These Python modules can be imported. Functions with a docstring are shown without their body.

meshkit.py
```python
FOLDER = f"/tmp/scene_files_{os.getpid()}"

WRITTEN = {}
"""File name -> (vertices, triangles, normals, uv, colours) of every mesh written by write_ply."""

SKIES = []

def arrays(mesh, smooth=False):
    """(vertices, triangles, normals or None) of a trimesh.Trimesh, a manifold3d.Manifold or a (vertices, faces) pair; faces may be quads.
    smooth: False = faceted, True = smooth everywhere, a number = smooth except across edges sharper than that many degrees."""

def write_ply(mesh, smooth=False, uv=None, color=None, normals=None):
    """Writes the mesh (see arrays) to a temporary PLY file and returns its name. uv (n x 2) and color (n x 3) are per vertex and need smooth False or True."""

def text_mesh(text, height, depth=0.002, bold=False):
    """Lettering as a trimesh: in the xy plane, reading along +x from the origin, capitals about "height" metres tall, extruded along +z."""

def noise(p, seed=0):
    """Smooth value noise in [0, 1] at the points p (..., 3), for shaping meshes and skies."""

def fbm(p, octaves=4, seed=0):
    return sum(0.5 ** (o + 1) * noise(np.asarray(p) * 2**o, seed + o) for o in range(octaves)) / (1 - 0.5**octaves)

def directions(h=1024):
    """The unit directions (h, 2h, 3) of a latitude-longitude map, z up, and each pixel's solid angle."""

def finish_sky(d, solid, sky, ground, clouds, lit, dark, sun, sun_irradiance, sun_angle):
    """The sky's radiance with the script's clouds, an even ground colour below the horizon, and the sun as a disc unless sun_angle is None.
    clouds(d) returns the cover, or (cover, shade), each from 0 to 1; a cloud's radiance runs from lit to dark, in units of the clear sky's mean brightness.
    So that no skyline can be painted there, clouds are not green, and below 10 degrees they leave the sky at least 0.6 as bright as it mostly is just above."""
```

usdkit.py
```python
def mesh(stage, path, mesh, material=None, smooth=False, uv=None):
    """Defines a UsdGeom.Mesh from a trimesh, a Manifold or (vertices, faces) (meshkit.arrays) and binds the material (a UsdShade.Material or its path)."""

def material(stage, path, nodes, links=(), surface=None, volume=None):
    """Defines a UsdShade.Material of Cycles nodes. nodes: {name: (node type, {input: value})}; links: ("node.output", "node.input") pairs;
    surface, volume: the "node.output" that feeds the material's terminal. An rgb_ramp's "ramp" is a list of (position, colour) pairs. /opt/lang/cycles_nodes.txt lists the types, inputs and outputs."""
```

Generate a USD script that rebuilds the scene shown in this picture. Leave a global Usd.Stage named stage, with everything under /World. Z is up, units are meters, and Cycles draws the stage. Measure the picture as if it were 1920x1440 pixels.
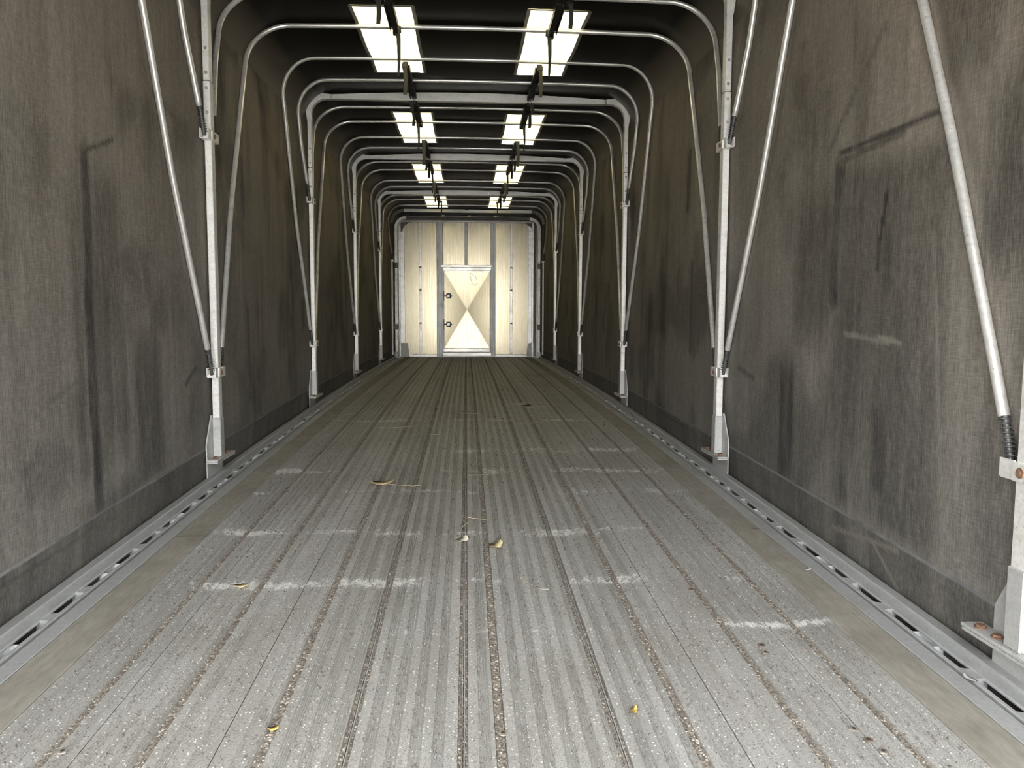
import math, random, re
import numpy as np, trimesh, shapely.geometry as sg
import usdkit, meshkit
from pxr import Usd, UsdGeom, UsdLux, UsdShade, Gf, Sdf, Vt

stage = Usd.Stage.CreateInMemory()
UsdGeom.SetStageUpAxis(stage, 'Z'); UsdGeom.SetStageMetersPerUnit(stage, 1.0)
UsdGeom.Xform.Define(stage, '/World'); UsdGeom.Scope.Define(stage, '/World/Looks')
random.seed(7); RNG = np.random.default_rng(7)

# ---------------------------------------------------------------- camera, sky, sun, exposure
CAMZ = 2.153                       # above the yard; about 0.88 m above the trailer deck
F_PX, YAW, PITCH, ROLL = 1456.77, .0588, -.0889, .0039
cam = UsdGeom.Camera.Define(stage, '/World/camera')
cy, sy, cp, sp = math.cos(YAW), math.sin(YAW), math.cos(PITCH), math.sin(PITCH)
fwd = np.array([sy * cp, cy * cp, sp]); r0 = np.array([cy, -sy, 0]); u0 = np.cross(r0, fwd)
rt = r0 * math.cos(ROLL) + u0 * math.sin(ROLL); up = -r0 * math.sin(ROLL) + u0 * math.cos(ROLL)
cam.AddTransformOp().Set(Gf.Matrix4d(*rt, 0, *up, 0, *(-fwd), 0, -.0291, 0, CAMZ, 1))
cam.CreateHorizontalApertureAttr(36.0); cam.CreateVerticalApertureAttr(27.0)
cam.CreateFocalLengthAttr(36.0 * F_PX / 1920); cam.CreateClippingRangeAttr((.02, 500))
cam.CreateExposureAttr(2.0)
sky = UsdLux.DomeLight.Define(stage, '/World/sky'); sky.CreateIntensityAttr(1.0); sky.CreateColorAttr(Gf.Vec3f(.98, .985, .98))
sun = UsdLux.DistantLight.Define(stage, '/World/sun'); sun.CreateIntensityAttr(5.0); sun.CreateAngleAttr(.53)
sun.CreateColorAttr(Gf.Vec3f(1.0, .95, .86)); sun.AddRotateXYZOp().Set(Gf.Vec3f(-32, -18, 0))   # high, ahead of the trailer

# ---------------------------------------------------------------- helpers
def zr(y):                         # rail-top height of the cambered deck
    y = np.asarray(y, float)
    return CAMZ - (.703 + np.where(y < 9, .0025, .0006) * (y - 9) ** 2)
Y0, YE = -.25, 13.78
used = {}
def numbered(parent, name):
    k = parent + '/' + name; n = used.get(k, 0); used[k] = n + 1
    return k if n == 0 else f'{k}_{n:03d}'
def tag(p, label=None, cat=None, group=None, kind=None):
    p = p.GetPrim() if hasattr(p, 'GetPrim') else p
    for k, v in (('label', label), ('category', cat), ('group', group), ('kind', kind)):
        if v: p.SetCustomDataByKey(k, v)
    return p
def path_of(parent): return '/World' if parent is None else str(parent.GetPath())
def obj(name, mesh, mat, parent=None, smooth=35, label=None, cat=None, group=None, kind=None):
    p = usdkit.mesh(stage, numbered(path_of(parent), name), mesh, M[mat], smooth=smooth).GetPrim()
    return tag(p, label, cat, group, kind)
def thing(name, label=None, cat=None, loc=(0, 0, 0), rotz=0, group=None, kind=None, parent=None):
    x = UsdGeom.Xform.Define(stage, numbered(path_of(parent), name))
    x.AddTranslateOp().Set(Gf.Vec3d(*map(float, loc))); x.AddRotateZOp().Set(float(rotz))
    return tag(x, label, cat, group, kind)
def dup(root, loc, label, rotz=0, group=None):
    x = UsdGeom.Xform.Define(stage, numbered('/World', re.sub(r'_\d{3}$', '', root.GetName())))
    x.GetPrim().GetReferences().AddInternalReference(root.GetPath())
    UsdGeom.XformCommonAPI(x)
    x.ClearXformOpOrder(); x.AddTranslateOp().Set(Gf.Vec3d(*map(float, loc))); x.AddRotateZOp().Set(float(rotz))
    x.GetPrim().SetInstanceable(True)
    return tag(x, label, root.GetCustomDataByKey('category'), group or root.GetCustomDataByKey('group'))
def cat(*ms):
    ms = [m for m in ms if m is not None]
    return trimesh.util.concatenate(ms) if len(ms) > 1 else ms[0]
def box(x0, x1, y0, y1, z0, z1, b=0.0):
    x0, x1 = sorted((x0, x1)); y0, y1 = sorted((y0, y1)); z0, z1 = sorted((z0, z1))
    if not b:
        m = trimesh.creation.box([x1 - x0, y1 - y0, z1 - z0]); m.apply_translation([(x0 + x1) / 2, (y0 + y1) / 2, (z0 + z1) / 2]); return m
    b = min(b, (x1 - x0) / 2.01, (y1 - y0) / 2.01, (z1 - z0) / 2.01); P = []
    for sx in (0, 1):
        for s2 in (0, 1):
            for s3 in (0, 1):
                c = np.array([(x0, x1)[sx], (y0, y1)[s2], (z0, z1)[s3]]); d = np.array([b if sx == 0 else -b, b if s2 == 0 else -b, b if s3 == 0 else -b])
                for k in range(3):
                    q = c + d; q[k] = c[k]; P.append(q)
    return trimesh.convex.convex_hull(np.array(P))
def tube(pts, r, sides=10, caps=True):
    p = np.asarray(pts, float); n = len(p); t = np.gradient(p, axis=0); t /= np.linalg.norm(t, axis=1, keepdims=True)
    a = np.zeros_like(p); ref = np.array([0, 1., 0]) if abs(t[0][1]) < .9 else np.array([1., 0, 0])
    v = ref - t[0] * (ref @ t[0]); v /= np.linalg.norm(v)
    for i in range(n):
        v = v - t[i] * (v @ t[i]); v /= np.linalg.norm(v); a[i] = v
    b = np.cross(t, a); ang = np.arange(sides) * 2 * np.pi / sides
    r = np.broadcast_to(r, (n,))
    V = p[:, None] + r[:, None, None] * (np.cos(ang)[None, :, None] * a[:, None] + np.sin(ang)[None, :, None] * b[:, None])
    i, j = np.meshgrid(np.arange(n - 1), np.arange(sides), indexing='ij'); k = (j + 1) % sides
    q = np.stack([i * sides + j, i * sides + k, (i + 1) * sides + k, (i + 1) * sides + j], -1).reshape(-1, 4)
    F = np.vstack([q[:, [0, 1, 2]], q[:, [0, 2, 3]]]); V = V.reshape(-1, 3)
    if caps:
        e = len(V); V = np.vstack([V, p[:1], p[-1:]]); jj = np.arange(sides); kk = (jj + 1) % sides; o = (n - 1) * sides
        F = np.vstack([F, np.stack([np.full(sides, e), kk, jj], 1), np.stack([np.full(sides, e + 1), o + jj, o + kk], 1)])
    m = trimesh.Trimesh(V, F, process=False)
    if m.volume < 0: m.invert()
    return m
def poly_y(outline, y0, y1, holes=None):      # XZ outline extruded along y
    m = trimesh.creation.extrude_polygon(sg.Polygon(outline, holes).buffer(0), y1 - y0, engine='earcut')
    v = m.vertices.copy(); m.vertices = np.stack([v[:, 0], y1 - v[:, 2], v[:, 1]], 1)
    if m.volume < 0: m.invert()
    return m
def poly_x(outline, x0, x1):                  # YZ outline extruded along x
    m = trimesh.creation.extrude_polygon(sg.Polygon(outline).buffer(0), x1 - x0, engine='earcut')
    v = m.vertices.copy(); m.vertices = np.stack([x0 + v[:, 2], v[:, 0], v[:, 1]], 1)
    if m.volume < 0: m.invert()
    return m
def along(profile, y0, y1, step=.35, closed=True):      # closed XZ profile (dz over the rail) swept along the cambered deck
    P = np.asarray(profile, float); n = len(P); ys = np.linspace(y0, y1, max(2, int(math.ceil((y1 - y0) / step)) + 1)); zz = zr(ys)
    V = np.stack([np.broadcast_to(P[:, 0], (len(ys), n)), np.broadcast_to(ys[:, None], (len(ys), n)), P[:, 1] + zz[:, None]], -1).reshape(-1, 3)
    i, j = np.meshgrid(np.arange(len(ys) - 1), np.arange(n if closed else n - 1), indexing='ij'); k = (j + 1) % n
    q = np.stack([i * n + j, (i + 1) * n + j, (i + 1) * n + k, i * n + k], -1).reshape(-1, 4)
    F = np.vstack([q[:, [0, 1, 2]], q[:, [0, 2, 3]]])
    if closed:
        tri = trimesh.creation.triangulate_polygon(sg.Polygon(P), engine='earcut')
        if len(tri[0]) == n:
            F = np.vstack([F, tri[1], tri[1] + (len(ys) - 1) * n])
    m = trimesh.Trimesh(V, F, process=False)
    if closed: trimesh.repair.fix_normals(m)
    return m
def rect(x0, x1, z0, z1): return [(x0, z0), (x1, z0), (x1, z1), (x0, z1)]
def cyl(c, axis, r, h, n=8):
    m = trimesh.creation.cylinder(radius=r, height=h, sections=n)
    if axis == 'y': m.apply_transform(trimesh.transformations.rotation_matrix(math.pi / 2, [1, 0, 0]))
    if axis == 'x': m.apply_transform(trimesh.transformations.rotation_matrix(math.pi / 2, [0, 1, 0]))
    m.apply_translation(c); return m

# ---------------------------------------------------------------- materials
M = {}
class G:
    def __init__(s): s.N, s.L = {}, []
    def n(s, kind, **kw):
        nm = f'n{len(s.N)}'; vals = {}
        for k, v in kw.items():
            if isinstance(v, str) and v.startswith('@'): s.L.append((v[1:], f'{nm}.{k}'))
            else: vals[k] = v
        s.N[nm] = (kind, vals); return '@' + nm
    def done(s, name, surf): M[name] = usdkit.material(stage, '/World/Looks/' + name, s.N, s.L, surface=surf[1:])
    def pos(s, scale): return s.n('mapping', mapping_type='point', vector=s.n('geometry') + '.position', scale=scale) + '.vector'
    def noise(s, scale, sc=1.0, detail=4, rough=.6, dist=0.0): return s.n('noise_texture', vector=s.pos(scale), scale=sc, detail=detail, roughness=rough, distortion=dist) + '.fac'
    def mr(s, v, a, b, c=0., d=1.): return s.n('map_range', value=v, from_min=a, from_max=b, to_min=c, to_max=d, clamp=True) + '.result'
    def mix(s, f, a, b): return s.n('mix', fac=f, color1=a, color2=b, use_clamp=True) + '.color'
    def math(s, t, a, b=0., c=0.): return s.n('math', math_type=t, value1=a, value2=b, value3=c) + '.value'
def simple(name, col, rough=.5, metal=0., var=.15, nscale=(8, 8, 8), bump=0., **kw):
    g = G(); f = g.noise(nscale, 1., 5)
    c = g.mix(g.mr(f, .3, .7), tuple(np.array(col) * (1 - var)), tuple(np.minimum(np.array(col) * (1 + var), 1)))
    a = dict(base_color=c, roughness=g.mr(f, .3, .7, rough * .85, min(1, rough * 1.15)), metallic=metal, **kw)
    if bump: a['normal'] = g.n('bump', height=g.noise(tuple(np.array(nscale) * 6), 1., 3), strength=bump, distance=.002) + '.normal'
    g.done(name, g.n('principled_bsdf', **a) + '.BSDF')
def tarp(name, top, low):
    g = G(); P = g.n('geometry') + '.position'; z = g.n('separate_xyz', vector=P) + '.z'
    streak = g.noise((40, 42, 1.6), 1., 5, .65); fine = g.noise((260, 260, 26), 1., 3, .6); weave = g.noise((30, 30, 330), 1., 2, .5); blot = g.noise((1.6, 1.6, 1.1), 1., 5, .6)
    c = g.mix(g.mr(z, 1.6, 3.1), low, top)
    c = g.mix(g.mr(streak, .38, .68, 0, .55), c, g.n('mix', mix_type='multiply', fac=1.0, color1=c, color2=(.60, .59, .59)) + '.color')
    c = g.mix(g.mr(blot, .42, .66, 0, .5), c, g.n('mix', mix_type='multiply', fac=1.0, color1=c, color2=(.55, .55, .55)) + '.color')
    h = g.math('multiply', fine, g.math('multiply_add', weave, .55, .23))
    c = g.mix(g.mr(h, .17, .4, 0, .62), g.n('mix', mix_type='multiply', fac=1.0, color1=c, color2=(.68, .68, .68)) + '.color', g.n('mix', mix_type='add', fac=1.0, color1=c, color2=(.14, .13, .115)) + '.color')
    st = g.n('attribute', attribute='stain') + '.fac'; du = g.n('attribute', attribute='dust') + '.fac'
    c = g.mix(g.math('multiply', st, g.mr(fine, .3, .62, 1.0, .75)), c, (.012, .012, .013))
    c = g.mix(g.math('multiply', du, g.mr(fine, .3, .6, .35, 1.)), c, (.25, .235, .2))
    n = g.n('bump', height=h, strength=.25, distance=.001) + '.normal'
    g.done(name, g.n('principled_bsdf', base_color=c, roughness=g.mr(fine, .3, .7, .55, .75), specular_ior_level=.12, normal=n) + '.BSDF')
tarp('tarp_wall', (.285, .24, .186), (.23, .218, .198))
simple('tarp_roof', (.014, .013, .010), .36, var=.3, nscale=(2, 14, 2), specular_ior_level=.35)
M.pop('tarp_roof')
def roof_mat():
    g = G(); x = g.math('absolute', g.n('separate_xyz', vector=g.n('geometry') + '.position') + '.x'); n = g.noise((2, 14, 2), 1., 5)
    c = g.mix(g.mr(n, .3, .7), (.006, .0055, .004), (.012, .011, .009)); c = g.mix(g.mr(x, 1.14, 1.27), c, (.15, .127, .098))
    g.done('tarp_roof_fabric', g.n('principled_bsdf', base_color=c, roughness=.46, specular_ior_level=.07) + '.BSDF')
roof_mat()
simple('hem', (.15, .15, .147), .6, var=.35, nscale=(14, 14, 3), bump=.3)
def galv(name, base, rough, metal, dirt):
    g = G(); v = g.n('voronoi_texture', vector=g.pos((1, 1, 1)), scale=90., feature='f1') ; nz = g.noise((5, 5, 16), 1., 5)
    sp = g.noise((130, 130, 130), 1., 3)
    c = g.mix(g.mr(v + '.distance', .1, .75), tuple(np.array(base) * .88), base)
    c = g.mix(g.mr(nz, .52, .72, 0, .6), c, dirt)
    c = g.mix(g.mr(sp, .64, .7, 0, .5), c, (.16, .14, .11))
    g.done(name, g.n('principled_bsdf', base_color=c, metallic=metal, roughness=g.mr(nz, .3, .7, rough * .85, rough * 1.2)) + '.BSDF')
galv('galvanised', (.93, .915, .88), .36, .45, (.66, .62, .54))
galv('galvanised_dull', (.50, .50, .49), .5, .35, (.33, .32, .29))
galv('tube_metal', (.92, .905, .87), .3, .65, (.6, .57, .5))
galv('rail_metal', (.46, .47, .47), .48, .35, (.33, .32, .30))
galv('frame_aluminium', (.88, .855, .79), .4, .4, (.48, .43, .36))
galv('post_aluminium', (.52, .52, .52), .42, .55, (.38, .36, .33))
galv('bulkhead_trim', (.60, .58, .54), .30, .85, (.42, .38, .32))
simple('dark_sleeve', (.035, .033, .03), .55, var=.5, nscale=(30, 30, 60), bump=.6)
simple('mottled', (.22, .2, .175), .6, metal=.2, var=.6, nscale=(70, 70, 70), bump=.6)
simple('black_plastic', (.012, .011, .010), .42, var=.25)
simple('black_webbing', (.035, .032, .024), .7, var=.3, nscale=(200, 200, 60))
simple('spring_steel', (.10, .10, .10), .45, metal=.4)
simple('rust', (.17, .095, .06), .8, var=.45, nscale=(90, 90, 90), bump=.5)
simple('bolt_metal', (.42, .38, .33), .45, metal=.5, var=.4, nscale=(60, 60, 60))
simple('old_bolt', (.19, .15, .12), .7, metal=.2, var=.4, nscale=(90, 90, 90))
simple('tape', (.30, .29, .26), .5, var=.25, nscale=(20, 6, 20))
simple('gravel_yard', (.36, .35, .32), .9, var=.35, nscale=(3, 3, 3))
galv('pocket_zinc', (.85, .87, .88), .4, .4, (.6, .6, .6))
simple('white_paint', (.8, .8, .77), .45, var=.08)
def sheet(name, base, rough, dirt_scale):
    g = G(); br = g.noise((55, 55, 1.2), 1., 4, .6); sp = g.noise(dirt_scale, 1., 4, .7); bl = g.noise((1.8, 1.8, 1.5), 1., 4)
    c = g.mix(g.mr(br, .35, .65), tuple(np.array(base) * .9), base)
    c = g.mix(g.mr(bl, .5, .7, 0, .3), c, tuple(np.array(base) * np.array([.8, .74, .64])))
    c = g.mix(g.mr(sp, .66, .72, 0, .55), c, (.28, .22, .15))
    g.done(name, g.n('principled_bsdf', base_color=c, metallic=.95, roughness=g.mr(br, .3, .7, rough * .85, rough * 1.2)) + '.BSDF')
sheet('bulkhead_sheet', (.47, .415, .30), .25, (9, 9, 14))
sheet('door_sheet', (.285, .25, .172), .21, (9, 9, 7))
def deck():
    g = G(); P = g.n('geometry') + '.position'; xyz = g.n('separate_xyz', vector=P); y = xyz + '.y'
    nz = g.noise((14, 1.2, 14), 1., 5); fine = g.noise((420, 260, 300), 1., 2); blot = g.noise((2.2, 1.1, 2), 1., 5, .65)
    c = g.mix(g.mr(nz, .3, .7), (.36, .355, .335), (.47, .465, .445))
    c = g.mix(g.mr(blot, .45, .7, 0, .6), c, (.27, .25, .215))
    c = g.mix(g.mr(fine, .52, .64, 0, .8), c, (.15, .14, .12)); mid = g.noise((120, 60, 80), 1., 3, .7)
    c = g.mix(g.mr(mid, .56, .68, 0, .6), c, (.19, .17, .145))
    ran = g.n('object_info') + '.random'
    c = g.mix(g.mr(ran, 0, 1, 0, .22), c, (.30, .30, .30))
    # white scuffs dragged across the deck in a few rows
    m = None
    for yk, w in ((4.49, .10), (3.94, .07), (3.52, .06), (2.91, .05), (2.41, .045), (5.6, .07), (2.05, .02)):
        wob = g.math('multiply_add', g.noise((1.3, .01, .01), 1., 2), .25, yk - .125)
        d = g.math('absolute', g.math('subtract', y, wob)); k = g.mr(d, w * .3, w * 2.6, 1., 0.)
        m = k if m is None else g.math('maximum', m, k)
    rag = g.math('multiply', g.mr(g.noise((60, 42, 20), 1., 6, .8), .25, .75), g.mr(g.noise((2.6, 5, 2), 1., 3), .40, .62, .35, 1.25))
    sc = g.mr(g.math('multiply', m, rag), .43, .62, 0, .9)
    c = g.mix(sc, c, (.78, .78, .76))
    spk = g.n('voronoi_texture', vector=g.pos((1, 1, 1)), scale=110., feature='f1')
    bright = g.math('multiply', g.mr(spk + '.distance', .2, .28, 1, 0), g.mr(g.n('separate_color', color=spk + '.color') + '.r', .62, .64, 0, 1))
    c = g.mix(g.math('multiply', bright, .9), c, (.8, .79, .75))
    n = g.n('bump', height=fine, strength=.35, distance=.001) + '.normal'
    g.done('deck', g.n('principled_bsdf', base_color=c, metallic=.12, roughness=g.mr(nz, .3, .7, .46, .62), normal=n) + '.BSDF')
deck()
def wood():
    g = G(); a = g.noise((60, 11, 60), 1., 6, .75); b = g.noise((5, 5, 5), 1., 5); ck = g.noise((18, 26, 4), 1., 4, .7)
    c = g.mix(g.mr(a, .3, .7), (.20, .185, .155), (.33, .31, .27)); c = g.mix(g.mr(b, .45, .7, 0, .6), c, (.17, .155, .13)); c = g.mix(g.mr(ck, .68, .72, 0, .6), c, (.06, .05, .04))
    g.done('grey_wood', g.n('principled_bsdf', base_color=c, roughness=.8, normal=g.n('bump', height=a, strength=.3, distance=.002) + '.normal') + '.BSDF')
wood()
def grit():
    g = G(); r = g.n('geometry') + '.random_per_island'
    c = g.n('rgb_ramp', fac=r, interpolate=False, ramp=[(0, (.13, .115, .10)), (.22, (.26, .225, .18)), (.42, (.40, .35, .28)), (.62, (.30, .28, .26)), (.74, (.70, .67, .60)), (.97, (.45, .33, .16)), (.985, (.85, .84, .8))]) + '.color'
    g.done('grit', g.n('principled_bsdf', base_color=c, roughness=.85) + '.BSDF')
grit()
def skylight():
    g = G(); a = g.noise((2, 26, 2), 1., 5, .7); b = g.noise((7, 5, 5), 1., 5, .7)
    c = g.mix(g.mr(a, .55, .75, 0, .35), (.225, .198, .112), (.165, .135, .068)); c = g.mix(g.mr(b, .6, .75, 0, .6), c, (.13, .088, .04))
    s = g.n('mix_closure', fac=.8, closure1=g.n('diffuse_bsdf', color=(.2, .18, .13)) + '.BSDF', closure2=g.n('translucent_bsdf', color=c) + '.BSDF') + '.closure'
    g.done('skylight_fabric', s)
skylight()
for nm, col in (('dry_leaf', (.55, .46, .27)), ('straw', (.62, .56, .38)), ('pale_paper', (.72, .68, .56)), ('yellow_chip', (.62, .43, .13)), ('dark_scrap', (.05, .04, .035)), ('grey_scrap', (.6, .6, .58))):
    simple(nm, tuple(.85 * v for v in col), .75, var=.25, nscale=(60, 60, 60))

# ---------------------------------------------------------------- the yard and the deck
obj('ground', box(-40, 40, -40, 55, -.3, 0), 'gravel_yard', smooth=False, kind='structure', label='pale gravel yard under and behind the trailer')
FL = -.03                          # deck surface below the rail top
floor = thing('floor', 'ribbed grey aluminium trailer deck edged by wooden nailer boards', kind='structure')
obj('underdeck', along(rect(-1.2, 1.2, FL - .06, FL - .045), Y0, YE - .03), 'dark_sleeve', floor, smooth=False)
GROOVES = [-.86, -.668, -.438, -.272, -.037, .041, .285, .442, .68, .875]
SEAMS = [-.995, -.80, -.53, -.272, -.037, .285, .53, .80, .995]
def profile_x(xa, xb):
    pts = [(xa, 0.)]; x = xa + .002
    def valley(x0, x1, n):
        p = (x1 - x0) / n; out = []
        for k in range(n):
            a = x0 + k * p
            out += [(a + p * .08, -.0012), (a + p * .35, -.0036), (a + p * .65, -.0036), (a + p * .92, -.0012)]
        return out
    while x < xb - .004:
        g = next((q for q in GROOVES if q - .012 <= x < q + .011), None)
        if g is not None:
            e = min(g + .011, xb - .001)
            pts += [(x, 0), (x + .0015, -.009), (e - .0015, -.009), (e, 0)]; x = e + .0005; continue
        ax = abs(x); nxt = min([q - .012 for q in GROOVES if q - .012 > x] + [xb - .002])
        if ax > .70: fw, vw, nv = .013, .0165, 3
        elif .50 < ax < .655: fw, vw, nv = .036, .0125, 2
        else: fw, vw, nv = .0215, .0245, 5
        fe = min(x + fw, nxt); pts += [(x, 0.), (fe, 0.)]
        ve = min(fe + vw, nxt)
        if ve - fe > .006: pts += valley(fe, ve, max(1, int(round(nv * (ve - fe) / vw)))); x = ve + .0004
        else: x = max(fe, nxt) + .0002 if nxt - fe < .006 else fe + .0004
    pts.append((xb, 0.)); out = [pts[0]]
    for q in pts[1:]:
        if q[0] > out[-1][0] + 1e-5: out.append(q)
    return out
for a, b in zip(SEAMS[:-1], SEAMS[1:]):
    pr = [(x, z + FL) for x, z in profile_x(a + .0012, b - .0012)]
    obj('deck_plank', along(pr + [(b - .0012, FL - .03), (a + .0012, FL - .03)], Y0, YE - .03), 'deck', floor, smooth=False)
for s in (-1, 1):
    cuts = [Y0, 2.9, 6.1, 9.4, YE - .03]
    for a, b in zip(cuts[:-1], cuts[1:]):
        x0, x1 = .998, 1.113
        pr = [(s * x0, FL - .03), (s * x1, FL - .03), (s * x1, FL - .003), (s * (x1 - .003), FL), (s * (x0 + .003), FL), (s * x0, FL - .003)]
        obj('nailer_board', along(pr, a + .002, b - .002), 'grey_wood', floor, smooth=False)

def bed():
    g = G(); v = g.n('voronoi_texture', vector=g.pos((1, .8, 1)), scale=230., feature='f1'); r = g.n('separate_color', color=v + '.color') + '.r'
    c = g.n('rgb_ramp', fac=r, interpolate=False, ramp=[(0, (.12, .105, .09)), (.3, (.22, .19, .155)), (.55, (.32, .28, .225)), (.78, (.2, .185, .165)), (.9, (.62, .58, .5))]) + '.color'
    g.done('grit_bed', g.n('principled_bsdf', base_color=c, roughness=.9, normal=g.n('bump', height=v + '.distance', strength=.6, distance=.002, invert=True) + '.normal') + '.BSDF')
bed()
for gx in GROOVES:
    obj('grit_bed', along(rect(gx - .0102, gx + .0092, FL - .02, FL - .0058), Y0, YE - .03), 'grit_bed', floor, smooth=False, kind='stuff')
# ---------------------------------------------------------------- side rails
for s, nm in ((-1, 'left'), (1, 'right')):
    t = thing(f'trim_{1 if s < 0 else 2}', f'grey aluminium side rail with slots and white pockets along the {nm} edge of the deck', kind='structure')
    q = lambda pts: [(s * x, z) for x, z in pts]
    obj('inner_rail', along(q([(1.115, FL - .03), (1.165, FL - .03), (1.165, FL - .002), (1.163, FL), (1.117, FL), (1.115, FL - .002)]), Y0, YE - .03), 'rail_metal', t, smooth=False)
    obj('slot_base', along(q(rect(1.165, 1.176, FL - .04, FL - .018)), Y0, YE - .03), 'black_plastic', t, smooth=False)
    obj('lip_bar', along(q([(1.176, FL - .05), (1.188, FL - .05), (1.188, FL - .002), (1.186, FL), (1.178, FL), (1.176, FL - .002)]), Y0, YE - .03), 'rail_metal', t, smooth=False)
    obj('channel_base', along(q([(1.188, FL - .1), (1.232, FL - .1), (1.232, FL - .008), (1.226, FL - .008), (1.226, FL - .085), (1.188, FL - .085)]), Y0, YE - .03), 'black_plastic', t, smooth=False)
    obj('rub_rail', along(q([(1.226, FL - .02), (1.253, FL - .12), (1.2555, -.003), (1.2525, 0), (1.219, .003), (1.214, .0005), (1.2135, -.006), (1.2155, FL - .001), (1.2125, FL - .004), (1.2125, FL - .008), (1.226, FL - .010)]), Y0, YE - .03), 'rail_metal', t, smooth=25)
    k = 0; y = (.78 if s < 0 else .75)
    while y < 13.4:
        z = float(zr(y))
        o = box(s * 1.188, s * 1.2255, y - .052, y - .048, z + FL - .07, z + FL - .011); o2 = box(s * 1.188, s * 1.2255, y + .048, y + .052, z + FL - .07, z + FL - .011)
        obj('stake_pocket', cat(o, o2, box(s * 1.2225, s * 1.2255, y - .05, y + .05, z + FL - .07, z + FL - .012)), 'pocket_zinc', t, smooth=False)
        for dy in (.2, .4):
            zz = float(zr(y + dy)) + FL
            w = trimesh.convex.convex_hull(np.array([(s * 1.187, y + dy - .03, zz - .001), (s * 1.2258, y + dy - .022, zz - .004), (s * 1.187, y + dy + .03, zz - .001), (s * 1.2258, y + dy + .022, zz - .004), (s * 1.187, y + dy - .03, zz - .06), (s * 1.2258, y + dy + .022, zz - .06), (s * 1.2258, y + dy - .022, zz - .06), (s * 1.187, y + dy + .03, zz - .06)]))
            obj('web', w, 'rail_metal', t, smooth=False)
        y += .605

# ---------------------------------------------------------------- frames and bows: where they stand
FRAMES = [1.64, 3.80, 6.21, 8.60, 11.03]; YF = 12.90
NAMES = ['nearest', 'second', 'third', 'fourth', 'fifth']
LOWC, UPC, TOP = .49, 1.595, 2.405
# (frame y, offset sign*distance, clamp height)
BOWS = []
for i, fy in enumerate(FRAMES):
    for sgn, off, zc in ((-1, .85, LOWC), (-1, .37, UPC), (1, .37, UPC), (1, .85, LOWC)):
        if i == 0 and sgn < 0: continue
        if i == 4 and sgn > 0 and off > .5: off = .78
        BOWS.append((i, fy, sgn, off, zc))
BOWS.append((5, YF, -1, .53, UPC))
def bow_leg_y(fy, sgn, off, zc, z): return fy + sgn * (.055 + (off - .055) * (np.clip(z, zc, TOP) - zc) / (TOP - zc))

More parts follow.
